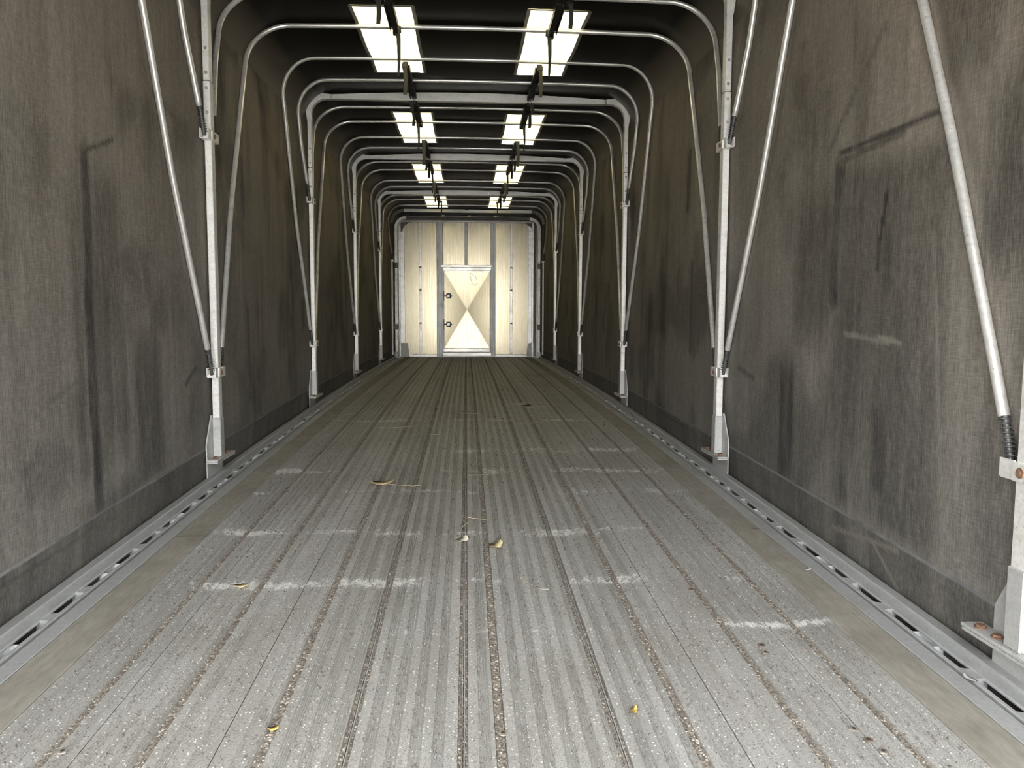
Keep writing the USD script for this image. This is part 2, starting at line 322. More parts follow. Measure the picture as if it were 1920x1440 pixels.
# ---------------------------------------------------------------- tarpaulin walls and roof
yfine = np.arange(1.6, 4.2, .0125)
yg = np.unique(np.round(np.concatenate([np.arange(Y0, 1.6, .06), yfine, np.arange(4.2, YE + .02, .04)]), 4))
zg = np.append(np.concatenate([np.arange(-.22, 1.45, .0095), np.arange(1.45, 2.165, .02)]), [2.172, 2.18])
ZC = 2.17; RC = .25
def fb(p, sc, seed, o=4): return meshkit.fbm(np.asarray(p) * np.asarray(sc), o, seed)
def wall_x(yy, zz, seed):
    x = np.full(yy.shape, 1.2515)
    x += .014 * (fb(np.stack([yy, zz, 0 * yy], -1), (1.1, .5, 1), seed, 3) - .2).clip(0) + .006 * (fb(np.stack([yy, zz, 0 * yy], -1), (9, 1.2, 1), seed + 5, 3) - .35).clip(0)
    for i, fy, sgn, off, zc in BOWS:
        ly = bow_leg_y(fy, sgn, off, zc, zz); lx = np.interp(zz, [zc, 1.35 if zc < 1 else 2.0], [1.249, 1.2708])
        w = np.exp(-((yy - ly) / .06) ** 2) * (zz > zc - .15)
        x = np.maximum(x, (lx + .0015) * w + x * (1 - w))
    for fy in FRAMES: x = np.maximum(x, 1.2540 - .03 * (np.abs(yy - fy) - .14).clip(0))
    x = np.where(zz > 2.0, x + (1.2722 - x) * np.clip((zz - 2.0) / .17, 0, 1), x)
    x = np.where(zz < .1, np.maximum(x, 1.2600 + .012 * np.clip((.1 - zz) / .1, 0, 1)), x)
    return x
def sm(a, b, v): t = np.clip((v - a) / (b - a), 0, 1); return t * t * (3 - 2 * t)
def band(v, a, b, s): return sm(a - s, a + s, v) * (1 - sm(b - s, b + s, v))
def stains(side, yy, zz):
    p = np.stack([yy, zz, 0 * yy + side], -1)
    n1 = fb(p, (9, 1.3, 1), 11, 4); n2 = fb(p, (3, 2.6, 1), 23, 5); n3 = fb(p, (40, 6, 1), 31, 3)
    yw = yy + .05 * (fb(p, (.5, 1.5, 1), 41, 3) - .5) + .02 * (n3 - .5); zw = zz + .08 * (n2 - .5)
    st = .35 * sm(.5, .72, n2) + .3 * sm(.55, .75, n1); du = .25 * sm(.52, .75, fb(p, (14, .8, 1), 57, 4))
    def mark(y0, y1, z0, z1, sy, sz, k): 
        nonlocal st; st = np.maximum(st, k * band(yw, y0, y1, sy) * band(zw, z0, z1, sz) * (.55 + .6 * n3))
    def line(y0, z0, y1, z1, w, k, light=False):
        nonlocal st, du
        w = max(w, .0125); wv = yw if not light else yy; d = np.array([y1 - y0, z1 - z0]); L = np.hypot(*d); t = ((wv - y0) * d[0] + (zz - z0) * d[1]) / L ** 2
        dist = np.hypot(wv - y0 - np.clip(t, 0, 1) * d[0], zz - z0 - np.clip(t, 0, 1) * d[1]); v = k * (1 - sm(w * .3, w, dist))
        if light: du = np.maximum(du, v)
        else: st = np.maximum(st, v)
    if side < 0:
        mark(2.59, 2.66, .12, 1.33, .018, .06, .8); mark(2.64, 2.88, .5, 1.27, .07, .12, .5); mark(2.95, 3.2, .12, .75, .05, .12, .55); mark(1.9, 2.4, .2, 1.6, .2, .3, .3)
        line(2.62, 1.32, 2.84, 1.40, .012, .6); line(2.33, .55, 2.56, .60, .012, .35); line(3.62, .53, 3.48, .47, .02, .6)
        mark(2.72, 2.9, .3, .62, .05, .1, .45); line(3.55, 1.56, 3.25, 1.66, .03, .3); du = np.maximum(du, .5 * band(yw, 2.9, 3.4, .15) * band(zz, .135, .15, .004))
        mark(2.5, 3.1, .06, .2, .2, .06, .45)
    else:
        mark(2.63, 2.70, .82, 1.34, .018, .05, .9); mark(2.66, 2.98, .7, 1.25, .08, .15, .5); mark(2.02, 2.66, .15, 1.3, .1, .06, .52); mark(2.96, 3.12, .1, .62, .03, .1, .75); mark(1.7, 1.9, .95, 1.4, .03, .1, .6)
        line(2.66, 1.36, 2.1, 1.38, .014, .7); line(2.66, 1.33, 2.28, 1.36, .02, .5); line(2.36, 1.19, 2.38, .96, .008, .95); line(2.36, 1.2, 2.1, 1.22, .012, .4); line(2.58, .745, 2.3, .735, .006, .7, True); line(2.36, .747, 2.24, .738, .012, 1., True); line(9.88, .39, 9.73, .48, .05, .9, True)
        line(2.1, 1.05, 2.0, .3, .006, .5, True); line(1.96, 1.1, 1.94, .35, .006, .5, True); line(2.27, .6, 2.25, .45, .03, .5); line(2.4, 1.7, 2.75, 1.38, .02, .35); line(3.6, .53, 3.4, .5, .02, .4)
        mark(2.5, 3.3, .05, .14, .2, .05, .5); line(2.6, .02, 2.0, .05, .02, .2); line(2.62, .06, 2.2, .12, .004, .6, True); line(2.35, .1, 2.2, -.02, .004, .6, True)
    for k in range(26):            # scuffs farther in
        yc = 4.2 + 9 * RNG.random(); zc_ = .1 + 1.5 * RNG.random(); h = .1 + .4 * RNG.random()
        line(yc, zc_, yc + .1 * (RNG.random() - .5), zc_ + h, .015 + .05 * RNG.random(), .35 + .4 * RNG.random(), RNG.random() < .25)
    st = np.maximum(st, .5 * (zz < .135) * (.5 + n1 * .8))
    return np.clip(1.25 * st, 0, 1), np.clip(du, 0, 1)
def grid_faces(a, b, flip=False):
    i, j = np.meshgrid(np.arange(a - 1), np.arange(b - 1), indexing='ij')
    q = np.stack([i * b + j, i * b + j + 1, (i + 1) * b + j + 1, (i + 1) * b + j], -1).reshape(-1, 4)
    return q[:, ::-1] if flip else q
YY, ZZ = np.meshgrid(yg, zg, indexing='ij'); ZRY = zr(YY)
for s, nm in ((-1, 'left'), (1, 'right')):
    X = s * wall_x(YY, ZZ, 3 if s < 0 else 4)
    V = np.stack([X, YY, ZZ + ZRY], -1).reshape(-1, 3)
    w = usdkit.mesh(stage, f'/World/wall_{nm}', (V, grid_faces(len(yg), len(zg), s < 0)), M['tarp_wall'], smooth=True)
    st, du = stains(s, YY, ZZ)
    api = UsdGeom.PrimvarsAPI(w)
    for an, av in (('stain', st), ('dust', du)):
        api.CreatePrimvar(an, Sdf.ValueTypeNames.FloatArray, 'vertex').Set(Vt.FloatArray.FromNumpy(av.ravel().astype(np.float32)))
    tag(w, f'dark grey scuffed tarpaulin side wall along the {nm} of the deck', kind='structure')
    ys = yg[::3]; zs = np.array([.128, .1335, .139])
    yy, zz = np.meshgrid(ys, zs, indexing='ij'); xs = s * (wall_x(yy, zz, 3 if s < 0 else 4) - np.array([.0002, .0022, .0002]))
    obj('hem_seam', (np.stack([xs, yy, zz + zr(yy)], -1).reshape(-1, 3), grid_faces(len(ys), 3, s < 0)), 'hem', w.GetPrim(), smooth=True, label='thin raised welded seam near the foot of the tarpaulin')
# roof
nodes = sorted([(fy, 2.432) for fy in FRAMES] + [(YF, 2.425), (Y0, 2.42), (YE + .02, 2.42), (.79, 2.4205), (1.27, 2.4205)] + [(fy + sgn * off, 2.4205) for i, fy, sgn, off, zc in BOWS])
ny = np.array([q[0] for q in nodes]); nz_ = np.array([q[1] for q in nodes])
def roof_h(y):
    y = np.asarray(y, float); k = np.clip(np.searchsorted(ny, y) - 1, 0, len(ny) - 2); a, b = ny[k], ny[k + 1]; t = np.clip((y - a) / (b - a), 0, 1)
    return nz_[k] * (1 - t) + nz_[k + 1] * t - .075 * np.minimum(b - a, .7) ** 2 * 4 * t * (1 - t) * .62 + .0012
SKY = [(.99, 2.24), (4.40, 5.66), (6.79, 8.02), (9.14, 10.40), (11.54, 12.71)][1:]
SX = [(-.66, -.313), (.312, .657)]
yr = set(np.round(np.arange(Y0, YE + .021, .03), 3))
for a, b in SKY: yr |= {a, b}
for fy in ny: yr.add(round(float(fy), 3))
yr = np.array(sorted(yr))
arc = np.linspace(0, math.pi / 2, 13)
xs_roof = np.unique(np.concatenate([np.linspace(-1.022, 1.022, 35), [v for p in SX for v in p]]))
prof = [(-1.022 - RC * math.cos(a), RC * math.sin(a), 0) for a in arc[:-1]] + [(x, RC, 1) for x in xs_roof] + [(1.022 + RC * math.sin(a), RC * math.cos(a), 0) for a in arc[1:]]
PX = np.array([p[0] for p in prof]); PH = np.array([p[1] for p in prof]) / RC
Yr, Xr = np.meshgrid(yr, PX, indexing='ij'); Hr = np.broadcast_to(PH, Yr.shape)
crown = .012 * (1 - (Xr / 1.022) ** 2).clip(0)
Zr = ZC + (roof_h(Yr) - ZC) * Hr + crown + .003 * (fb(np.stack([Xr, Yr, 0 * Xr], -1), (2.5, 6, 1), 77, 3) - .5) * (Hr > .98)
Vr = np.stack([Xr, Yr, Zr + zr(Yr)], -1).reshape(-1, 3)
fq = grid_faces(len(yr), len(PX)); cen = Vr[fq].mean(1); keep = np.ones(len(fq), bool)
for a, b in SKY:
    for x0, x1 in SX:
        keep &= ~((cen[:, 0] > x0) & (cen[:, 0] < x1) & (cen[:, 1] > a) & (cen[:, 1] < b))
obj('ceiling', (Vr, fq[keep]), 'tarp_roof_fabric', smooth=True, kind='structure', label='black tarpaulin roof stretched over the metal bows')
k = 0
def roof_z(x, y): return roof_h(y) + .012 * (1 - (np.asarray(x) / 1.022) ** 2) + zr(y)
for (a, b), nth in zip(SKY, ['nearest', 'second', 'third', 'farthest']):
    for (x0, x1), sd in zip(SX, ['left', 'right']):
        k += 1
        w = thing(f'window_{k}', f'{sd} skylight panel of the {nth} pair, glowing pale yellow in the black roof', kind='structure')
        ys = np.array(sorted({a - .004, b + .004} | {v for v in yr if a < v < b})); xs = np.linspace(x0 - .004, x1 + .004, 5)
        yy, xx = np.meshgrid(ys, xs, indexing='ij')
        obj('translucent_pane', (np.stack([xx, yy, roof_z(xx, yy) + .003], -1).reshape(-1, 3), grid_faces(len(ys), 5)), 'skylight_fabric', w, smooth=True)
        bd = []
        for u0, u1, v0, v1 in ((x0 - .006, x0 + .014, a, b), (x1 - .014, x1 + .006, a, b), (x0, x1, a - .006, a + .014), (x0, x1, b - .014, b + .006)):
            ys2 = np.array(sorted({v0, v1} | {v for v in yr if v0 < v < v1})); yy, xx = np.meshgrid(ys2, np.array([u0, u1]), indexing='ij')
            g1 = trimesh.Trimesh(np.stack([xx, yy, roof_z(xx, yy) - .0025], -1).reshape(-1, 3), np.vstack([grid_faces(len(ys2), 2)[:, [0, 1, 2]], grid_faces(len(ys2), 2)[:, [0, 2, 3]]]), process=False)
            bd.append(g1)
        obj('edge_tape', cat(*bd), 'tape', w, smooth=False)

# ---------------------------------------------------------------- support frames (posts, beam, feet, clamps)
def frame_parts(t):
    ci = (1.2115 - .11, 2.362 - .11)
    for s in (-1, 1):
        x0, x1 = s * 1.2115, s * 1.2450
        p = obj('post', cat(box(x0, x1, -.0235, .0235, .082, 1.842, .003)), 'galvanised', t)
        p2 = obj('upper_post', box(x0 + s * .0006, x1 - s * .0012, -.0225, .0225, 1.846, 2.262, .003), 'galvanised', t)
        for zz in (1.70, 1.81, 1.88, 1.99):
            par = p if zz < 1.84 else p2; yb = -.0235 if zz < 1.84 else -.0225
            obj('rivet', cat(cyl((s * 1.2275, yb - .0015, zz), 'y', .0075, .004, 10), cyl((s * 1.2275, yb - .004, zz), 'y', .0045, .003, 8)), 'bolt_metal', par)
        # corner casting with a lumpy outer edge
        inner = [(ci[0] + .11 * math.cos(a), ci[1] + .11 * math.sin(a)) for a in np.linspace(0, math.pi / 2, 12)]
        outer = []
        for j, a in enumerate(np.linspace(math.pi / 2, 0, 19)):
            rr = .150 + .012 * (1 if j % 6 in (2, 3) else 0) + .010 * math.sin(2 * a)
            outer.append((ci[0] + rr * math.cos(a), ci[1] + rr * math.sin(a)))
        ol = [(s * q[0], q[1]) for q in [(1.2115, 2.20)] + inner + [(1.05, 2.362), (1.05, 2.397)] + outer + [(1.2445, 2.20)]]
        obj('corner_bracket', poly_y(ol, -.0235, .0235), 'galvanised', t, smooth=30)
        # foot
        fb_ = t
        pl = [(-.114, .082), (.114, .082), (.114, .145), (.035, .285), (-.035, .285), (-.114, .155)]
        f = cat(poly_x(pl, s * 1.2465 if s > 0 else -1.2525, s * 1.2525 if s > 0 else -1.2465),
                box(s * 1.2525, s * 1.197, -.116, .165, .074, .0825, .002), box(s * 1.2525, s * 1.197, -.114, .16, .065, .0732, .002),
                box(s * 1.2465, s * 1.2525, -.114, .114, -.09, .066, .002),
                box(s * 1.2075, s * 1.2462, -.0272, .0272, .083, .272, .003))
        fo = obj('foot_bracket', f, 'galvanised_dull', t)
        for yb in (-.07, .065, .125):
            obj('bolt', cat(cyl((s * 1.222, yb, .0865), 'z', .011, .009, 6), cyl((s * 1.222, yb, .0845), 'z', .014, .003, 12)), 'rust', fo)
        for zc in (LOWC, UPC):
            pa = [box(s * 1.2515, s * 1.2045, -.028, .028, zc - .022, zc + .022, .002)]
            for d in (-1, 1):
                for xx in (1.2105, 1.2485): pa.append(box(s * (xx - .0017), s * (xx + .0017), d * .026, d * .075, zc - .02, zc + .024))
                pa.append(box(s * 1.2105, s * 1.2485, d * .03, d * .072, zc - .022, zc - .019))
            c = obj('bow_clamp', cat(*pa), 'galvanised', t)
            obj('clamp_bolt', cat(cyl((s * 1.2035, 0, zc), 'x', .012, .004, 12), cyl((s * 1.201, 0, zc), 'x', .008, .005, 6)), 'rust', c)
    top = [(x, 2.398 + .032 * (1 - (x / 1.07) ** 2) - .002) for x in np.linspace(1.07, -1.07, 25)]
    obj('roof_beam', poly_y([(-1.07, 2.362), (1.07, 2.362)] + top, -.0235, .0235), 'galvanised', t, smooth=20)
LAB = ['support frame nearest the camera, only its right foot and low clamp in view', 'support frame second from the camera, its tall posts flanking the picture', 'support frame third from the camera, just behind the first skylight pair', 'support frame fourth from the camera, just behind the second skylight pair', 'support frame fifth from the camera, just behind the third skylight pair']
fr0 = None
for fy, lb in zip(FRAMES, LAB):
    loc = (0, fy, float(zr(fy)))
    if fr0 is None:
        fr0 = thing('support_frame', 'galvanised ' + lb, 'support frame', loc, 0, 'galvanised frames carrying the tarpaulin'); frame_parts(fr0)
    else: dup(fr0, loc, 'galvanised ' + lb)

# bows
def bow_parts(t, sgn, off, zc):
    z0 = zc + .115; rb = .0135; R = .235; cx, cz = 1.2565 - R, TOP - R
    X = lambda z: float(np.interp(z, [zc, 1.35 if zc < 1 else 2.0], [1.2300, 1.2565]))
    Yl = lambda z: sgn * (.055 + (off - .055) * (z - zc) / (TOP - zc))
    half = [(X(z), Yl(z), z) for z in np.linspace(z0, cz, 14)] + [(cx + R * math.cos(a), Yl(cz + R * math.sin(a)), cz + R * math.sin(a)) for a in np.linspace(.12, math.pi / 2, 12)]
    pts = [(-x, y, z) for x, y, z in half] + [(x, sgn * off, TOP + .010 * (1 - (x / cx) ** 2)) for x in np.linspace(-cx, cx, 13)[1:-1]] + half[::-1]
    obj('bow_tube', tube(pts, rb, 12), 'tube_metal', t, smooth=True)
    for s in (-1, 1):
        n = 110; tt = np.linspace(0, 1, n); zz = zc + .012 + (z0 - zc - .012) * tt; ph = tt * 2 * math.pi * 10
        cxs = np.interp(zz, [zc, 1.35 if zc < 1 else 2.0], [1.23, 1.2565]); ys = sgn * (.055 + (off - .055) * (zz - zc) / (TOP - zc))
        hel = np.stack([s * cxs + .0118 * np.cos(ph), ys + .0118 * np.sin(ph), zz], 1)
        core = tube([(s * cxs[0], ys[0], zz[0] - .02), (s * cxs[-1], ys[-1], zz[-1] + .01)], .0082, 8)
        obj('spring', cat(tube(hel, .0022, 5), core), 'spring_steel', t, smooth=True)
protos = {}
pos_word = {(-1, .85): 'rearward long bow', (-1, .37): 'rearward short bow', (1, .37): 'forward short bow', (1, .85): 'forward long bow', (1, .78): 'forward long bow', (-1, .53): 'single short bow'}
own = ['the nearest support frame', 'the second support frame', 'the third support frame', 'the fourth support frame', 'the fifth support frame', 'the front hoop by the bulkhead']
for i, fy, sgn, off, zc in BOWS:
    lean = 'rising from its lower clamps' if zc < 1 else 'rising from its upper clamps'
    lb = f'silver {pos_word[(sgn, off)]} of {own[i]}' + (' from the camera' if i < 5 else '')
    key = (sgn, off); loc = (0, fy, float(zr(fy)))
    if key in protos: dup(protos[key], loc, lb)
    else:
        t = thing('tarp_bow', lb, 'bow', loc, 0, 'bent tube bows under the tarpaulin'); bow_parts(t, sgn, off, zc); protos[key] = t

# black folding links under the roof, and the strap tails that hang from them
def link_parts(t, offs):
    zt = TOP - .004
    for a, b in zip(offs[:-1], offs[1:]):
        L = b - a; sl = lambda y: zt - .006
        y0, y1 = a + .05, b - .085
        u = cat(box(-.024, .024, y0, y1, zt - .022, zt - .012, .002), box(-.024, -.019, y0, y1, zt - .042, zt - .012), box(.019, .024, y0, y1, zt - .042, zt - .012))
        obj('channel_bar', u, 'black_plastic', t)
        obj('link_neck', box(-.013, .013, b - .10, b - .01, zt - .03, zt - .016, .003), 'black_plastic', t)
        obj('link_neck', box(-.012, .012, a + .01, a + .06, zt - .03, zt - .016, .003), 'black_plastic', t)
    for o in offs:
        w = .017 if abs(o) > .01 else .02
        b = obj('bow_clip', box(-w, w, o - .02, o + .02, zt - .034 - (.03 if abs(o) < .01 else 0), zt - .012, .004), 'black_plastic', t)
        if abs(o) < .01: obj('clip_bolt', cyl((.004, o - .028, zt - .035), 'y', .011, .018, 8), 'bolt_metal', b)
LX = {-1: -.430, 1: .462}
pairs = ['before the first skylight pair', 'around the first skylight pair', 'between the first and second skylight pairs', 'between the second and third skylight pairs', 'between the third and last skylight pairs']
lp = {}
for i, fy in enumerate(FRAMES):
    offs = [-.85, -.37, 0, .37, .85] if i not in (0, 4) else ([0, .37, .85] if i == 0 else [-.85, -.37, 0, .37, .78])
    if i == 0: continue
    for s, sd in ((-1, 'left'), (1, 'right')):
        loc = (LX[s], fy, float(zr(fy))); lb = f'{sd} black roof link joining the bows around {own[i]} from the camera'
        kk = tuple(offs)
        if kk in lp: dup(lp[kk], loc, lb)
        else:
            lp[kk] = thing('roof_link', lb, 'roof link', loc, 0, 'black links under the roof'); link_parts(lp[kk], offs)
def strap(x, y, length, w, taper, label, yaw=0., on_bow=True):
    n = 9; z = np.linspace(0, -length, n); wd = w * np.linspace(1, taper, n) / 2; tw = yaw + np.linspace(0, .5 if taper < .8 else .1, n)
    bow = .006 * np.sin(np.linspace(0, 3, n)); t = .0015; V = []
    for k in range(n):
        c, s_ = math.cos(tw[k]), math.sin(tw[k])
        for u, v in ((-wd[k], -t), (wd[k], -t), (wd[k], t), (-wd[k], t)): V.append((u * c - v * s_ + bow[k], u * s_ + v * c - .018, z[k]))
    F = []
    for k in range(n - 1):
        for j in range(4): F.append([k * 4 + j, k * 4 + (j + 1) % 4, (k + 1) * 4 + (j + 1) % 4, (k + 1) * 4 + j])
    F += [[0, 3, 2, 1], [(n - 1) * 4 + q for q in (0, 1, 2, 3)]]
    t_ = thing('hanging_strap', label, 'strap', (x, y, float(zr(y)) + TOP - (.03 if on_bow else .0605)), 0, 'black strap tails hanging from the roof')
    m = trimesh.Trimesh(np.array(V), np.vstack([np.array(F)[:, [0, 1, 2]], np.array(F)[:, [0, 2, 3]]]), process=False); trimesh.repair.fix_normals(m)
    obj('webbing', m, 'black_webbing', t_, smooth=False)
    obj('loop', box(-w / 2 - .004, w / 2 + .004, -.022, .018, -.012, .016, .003), 'black_plastic', t_)
place = {1: {.37: (-.048, .135, .026, .8), .85: (.012, .26, .026, .45)},
         2: {-.85: (-.005, .185, .026, .95), 0: (-.02, .07, .028, .95), .37: (-.03, .12, .026, .95), .85: (-.02, .22, .024, .5)},
         3: {-.85: (-.01, .225, .03, .95), 0: (-.03, .09, .026, .95), .37: (-.02, .14, .026, .9), .78: (.0, .24, .022, .5)},
         4: {-.85: (-.01, .18, .028, .95), 0: (-.03, .08, .026, .95), .37: (.0, .15, .024, .9), .78: (.03, .20, .02, .9)}}
wh = {-.85: 'long rearward bow', 0: 'beam', .37: 'short forward bow', .85: 'long forward bow', .78: 'long forward bow'}
for i, d in place.items():
    for o, (dx, L, w, tp) in d.items():
        for s, sd in ((-1, 'left'), (1, 'right')):
            oo = .85 if (o == .78 and i < 4) else o
            strap(LX[s] - s * dx * -1 if False else LX[s] + (dx if s < 0 else -dx), FRAMES[i] + oo, L, w, tp, f'{sd} black strap tail on the {wh[o]} of {own[i]}', yaw=.15 * s, on_bow=o != 0)

# ---------------------------------------------------------------- front hoops and the bulkhead
zf = float(zr(YF))
def hoop_path(xo, top, R, z0, n=12):
    h = [(xo, z) for z in (z0, (z0 + top - R) / 2, top - R)] + [(xo - R + R * math.cos(a), top - R + R * math.sin(a)) for a in np.linspace(.13, math.pi / 2, n)]
    return [(-x, z) for x, z in h] + h[::-1]
def sweep_rect(path, wd, y0, y1):              # square bar following an XZ path
    p = np.array(path); t = np.gradient(p, axis=0); t /= np.linalg.norm(t, axis=1, keepdims=True); nn = np.stack([-t[:, 1], t[:, 0]], 1)
    ol = np.vstack([p + nn * wd / 2, (p - nn * wd / 2)[::-1]])
    return poly_y([tuple(q) for q in ol], y0, y1)
t = thing('front_hoop', 'mottled grey hoop with dark upper legs and pale lower posts, just before the bulkhead', 'support frame', (0, YF, zf))
for s in (-1, 1):
    obj('lower_post', box(s * 1.226, s * 1.252, -.025, .025, .045, 1.58, .003), 'post_aluminium', t)
    obj('upper_leg', box(s * 1.224, s * 1.254, -.02, .03, 1.58, 2.20, .004), 'dark_sleeve', t)
    ar = [(s * (1.239 - .2 + .2 * math.cos(a)), 2.393 - .2 + .2 * math.sin(a)) for a in np.linspace(-.0, math.pi / 2, 14)]
    obj('corner_bend', sweep_rect(ar, .05, -.025, .025), 'mottled', t, smooth=30)
    c = obj('bow_clamp', box(s * 1.215, s * 1.257, -.06, .04, 1.565, 1.60, .003), 'galvanised', t)
obj('roof_beam', box(-1.04, 1.04, -.025, .025, 2.368, 2.418, .003), 'frame_aluminium', t)
obj('buffer', cat(cyl((-.02, -.03, 2.432), 'y', .028, .03, 12), box(-.05, .01, -.04, -.02, 2.405, 2.425, .003)), 'black_plastic', t)
YH = 13.32; zh = float(zr(YH))
t = thing('inner_hoop', 'pale aluminium hoop with rounded corners, standing between the front hoop and the bulkhead', 'support frame', (0, YH, zh))
for s in (-1, 1):
    obj('hoop_leg', box(s * 1.185, s * 1.232, -.025, .025, -.02, 2.16, .004), 'frame_aluminium', t)
    ar = [(s * (1.2085 - .17 + .17 * math.cos(a)), 2.33 - .17 + .17 * math.sin(a)) for a in np.linspace(0, math.pi / 2, 12)]
    obj('corner_bend', sweep_rect(ar, .047, -.025, .025), 'frame_aluminium', t, smooth=30)
    for zz in (.46, 1.49): obj('tie_bracket', cat(box(s * 1.18, s * 1.245, -.06, -.02, zz, zz + .09, .004), box(s * 1.2, s * 1.23, -.075, -.055, zz + .02, zz + .07, .003)), 'mottled', t)
    obj('foot_cap', cyl((s * 1.215, -.03, .03), 'z', .035, .10, 12), 'white_paint', t)
obj('roof_bar', box(-1.04, 1.04, -.025, .025, 2.306, 2.353, .004), 'mottled', t)
for xx in (-1.0, -.42, .02, .46, 1.0): obj('stay', box(xx - .03, xx + .03, -.05, .03, 2.35, 2.378, .003), 'black_plastic' if abs(xx) > .9 else 'frame_aluminium', t)

YW = 13.75; zw = float(zr(YW)); S = -1                      # bulkhead faces -y
wf = thing('wall_front', 'brushed pale gold aluminium bulkhead at the far end of the deck', kind='structure', loc=(0, YW, zw))
def part(name, x0, x1, z0, z1, proud, mat, b=.003, parent=wf, back=.0, label=None): return obj(name, box(x0, x1, -proud, back + .001, z0, z1, b), mat, parent, label=label)
obj('backing', box(-1.34, 1.34, .012, .03, -.2, 2.52), 'frame_aluminium', wf)
for x0, x1, z0, z1 in ((-1.095, -.852, .02, 2.305), (-.805, -.545, .02, 2.305), (-.428, -.060, 1.578, 2.305), (-.008, .392, 1.578, 2.305), (.482, .732, .02, 2.305), (.788, 1.052, .02, 2.305)):
    part('bulkhead_sheet', x0 - .004, x1 + .004, z0, z1, .004, 'bulkhead_sheet', .001, back=.01)
for x0, x1 in ((-.852, -.805), (.734, .786)):
    obj('stiffener', cat(box(x0, x1, -.006, .01, .03, 2.30, .002), box(x0 + .01, x1 - .01, -.03, .0, .03, 2.30, .003)), 'bulkhead_trim', wf)
    for zz in (.55, 1.13, 1.52): obj('splice_plate', box(x0 + .006, x1 - .006, -.034, -.028, zz, zz + .03, .002), 'mottled', wf)
part('centre_mullion', -.062, -.006, 1.578, 2.303, .022, 'post_aluminium')
for x0, x1 in ((-.547, -.428), (.392, .484)):
    obj('door_post', cat(box(x0, x1, -.022, .01, -.02, 2.31, .003), box(x0 + .012, x0 + .04, -.045, -.02, -.02, 2.31, .003), box(x1 - .04, x1 - .012, -.045, -.02, -.02, 2.31, .003)), 'post_aluminium', wf)
obj('top_rail', cat(box(-1.17, 1.11, -.05, .01, 2.306, 2.352, .004), box(-1.18, 1.12, -.035, .01, 2.356, 2.40, .004)), 'bulkhead_trim', wf)
for s, xa, xb in ((-1, -1.205, -1.098), (1, 1.055, 1.15)):
    obj('corner_post', cat(box(xa, xb, -.03, .01, -.02, 2.33, .004), box(xa if s < 0 else xb - .035, xa + .035 if s < 0 else xb, -.06, -.02, -.02, 2.33, .004)), 'bulkhead_trim', wf)
    obj('corner_gusset', poly_y([(s * 1.16, 2.30), (s * 1.02, 2.30), (s * 1.05, 2.27), (s * 1.09, 2.25), (s * 1.12, 2.20), (s * 1.13, 2.14), (s * 1.16, 2.14)], -.055, -.02), 'mottled', wf)
    obj('foot_plate', poly_y([(s * 1.17, -.02), (s * 1.03, -.02), (s * 1.045, .12), (s * 1.06, .22), (s * 1.17, .22)], -.045, -.02), 'galvanised_dull', wf)
    obj('side_flashing', box(s * 1.15, s * 1.20, -.02, .01, -.02, 2.36, .004), 'mottled', wf)
for x0, x1 in ((-1.1, -.545), (.482, 1.06)): obj('sill_strip', cat(box(x0, x1, -.02, .01, -.02, .012, .003), box(x0, x1, -.045, .0, -.025, -.005, .003)), 'bulkhead_trim', wf)
d1 = thing('door_1', 'square brushed metal door with a four-facet diamond crease in the bulkhead', kind='structure', loc=(0, YW, zw))
obj('door_header', cat(box(-.47, .412, -.05, .0, 1.535, 1.578, .004), box(-.462, .404, -.035, .0, 1.482, 1.538, .004), box(-.445, .388, -.02, .0, 1.462, 1.485, .003)), 'bulkhead_trim', d1)
obj('door_sill', cat(box(-.43, .39, -.03, .0, .06, .115, .004), box(-.445, .41, -.05, .0, -.01, .055, .004)), 'bulkhead_trim', d1)
lx0, lx1, lz0, lz1 = -.413, .379, .127, 1.464; cxm, czm = -.017, .80; dp = .03
A = [(lx0, -.018, lz0), (lx1, -.018, lz0), (lx1, -.018, lz1), (lx0, -.018, lz1)]; C = (cxm, -.018 + dp, czm)
leaf = thing('door_leaf', parent=d1)
for j in range(4):
    a, b = A[j], A[(j + 1) % 4]; th = .012; V = np.array([a, b, C, (a[0], a[1] + th, a[2]), (b[0], b[1] + th, b[2]), (C[0], C[1] + th, C[2])])
    V[:3] += (np.array(C) - V[:3]) * .0; 
    m = trimesh.Trimesh(V, [[0, 1, 2], [3, 5, 4], [0, 3, 4], [0, 4, 1], [1, 4, 5], [1, 5, 2], [2, 5, 3], [2, 3, 0]], process=False); trimesh.repair.fix_normals(m)
    obj('facet', m, 'door_sheet', leaf, smooth=False)
obj('door_frame', cat(box(-.43, -.4145, -.024, .0, .11, 1.47), box(.3805, .394, -.024, .0, .11, 1.47)), 'post_aluminium', d1)
for zz in (1.04, .545):
    h = obj('hinge', cat(box(-.425, -.413, -.04, -.018, zz - .09, zz + .09, .003), box(-.42, -.375, -.036, -.024, zz - .012, zz + .012, .003), box(-.378, -.30, -.034, -.018, zz - .045, zz + .045, .004), box(-.31, -.28, -.04, -.02, zz - .016, zz + .016, .004)), 'black_plastic', d1, label='black latch hinge on the left edge of the door')
    obj('hinge_plate', box(-.366, -.318, -.039, -.033, zz - .026, zz + .026, .003), 'galvanised', h)
obj('pull_cord', tube([(x, -.026, z) for x, z in ((.03, 1.45), (.07, 1.42), (.13, 1.38), (.16, 1.32), (.155, 1.25), (.12, 1.22), (.07, 1.27), (.05, 1.34), (.03, 1.41))], .003, 5), 'dark_sleeve', d1, label='thin dark cord looped on the upper door')

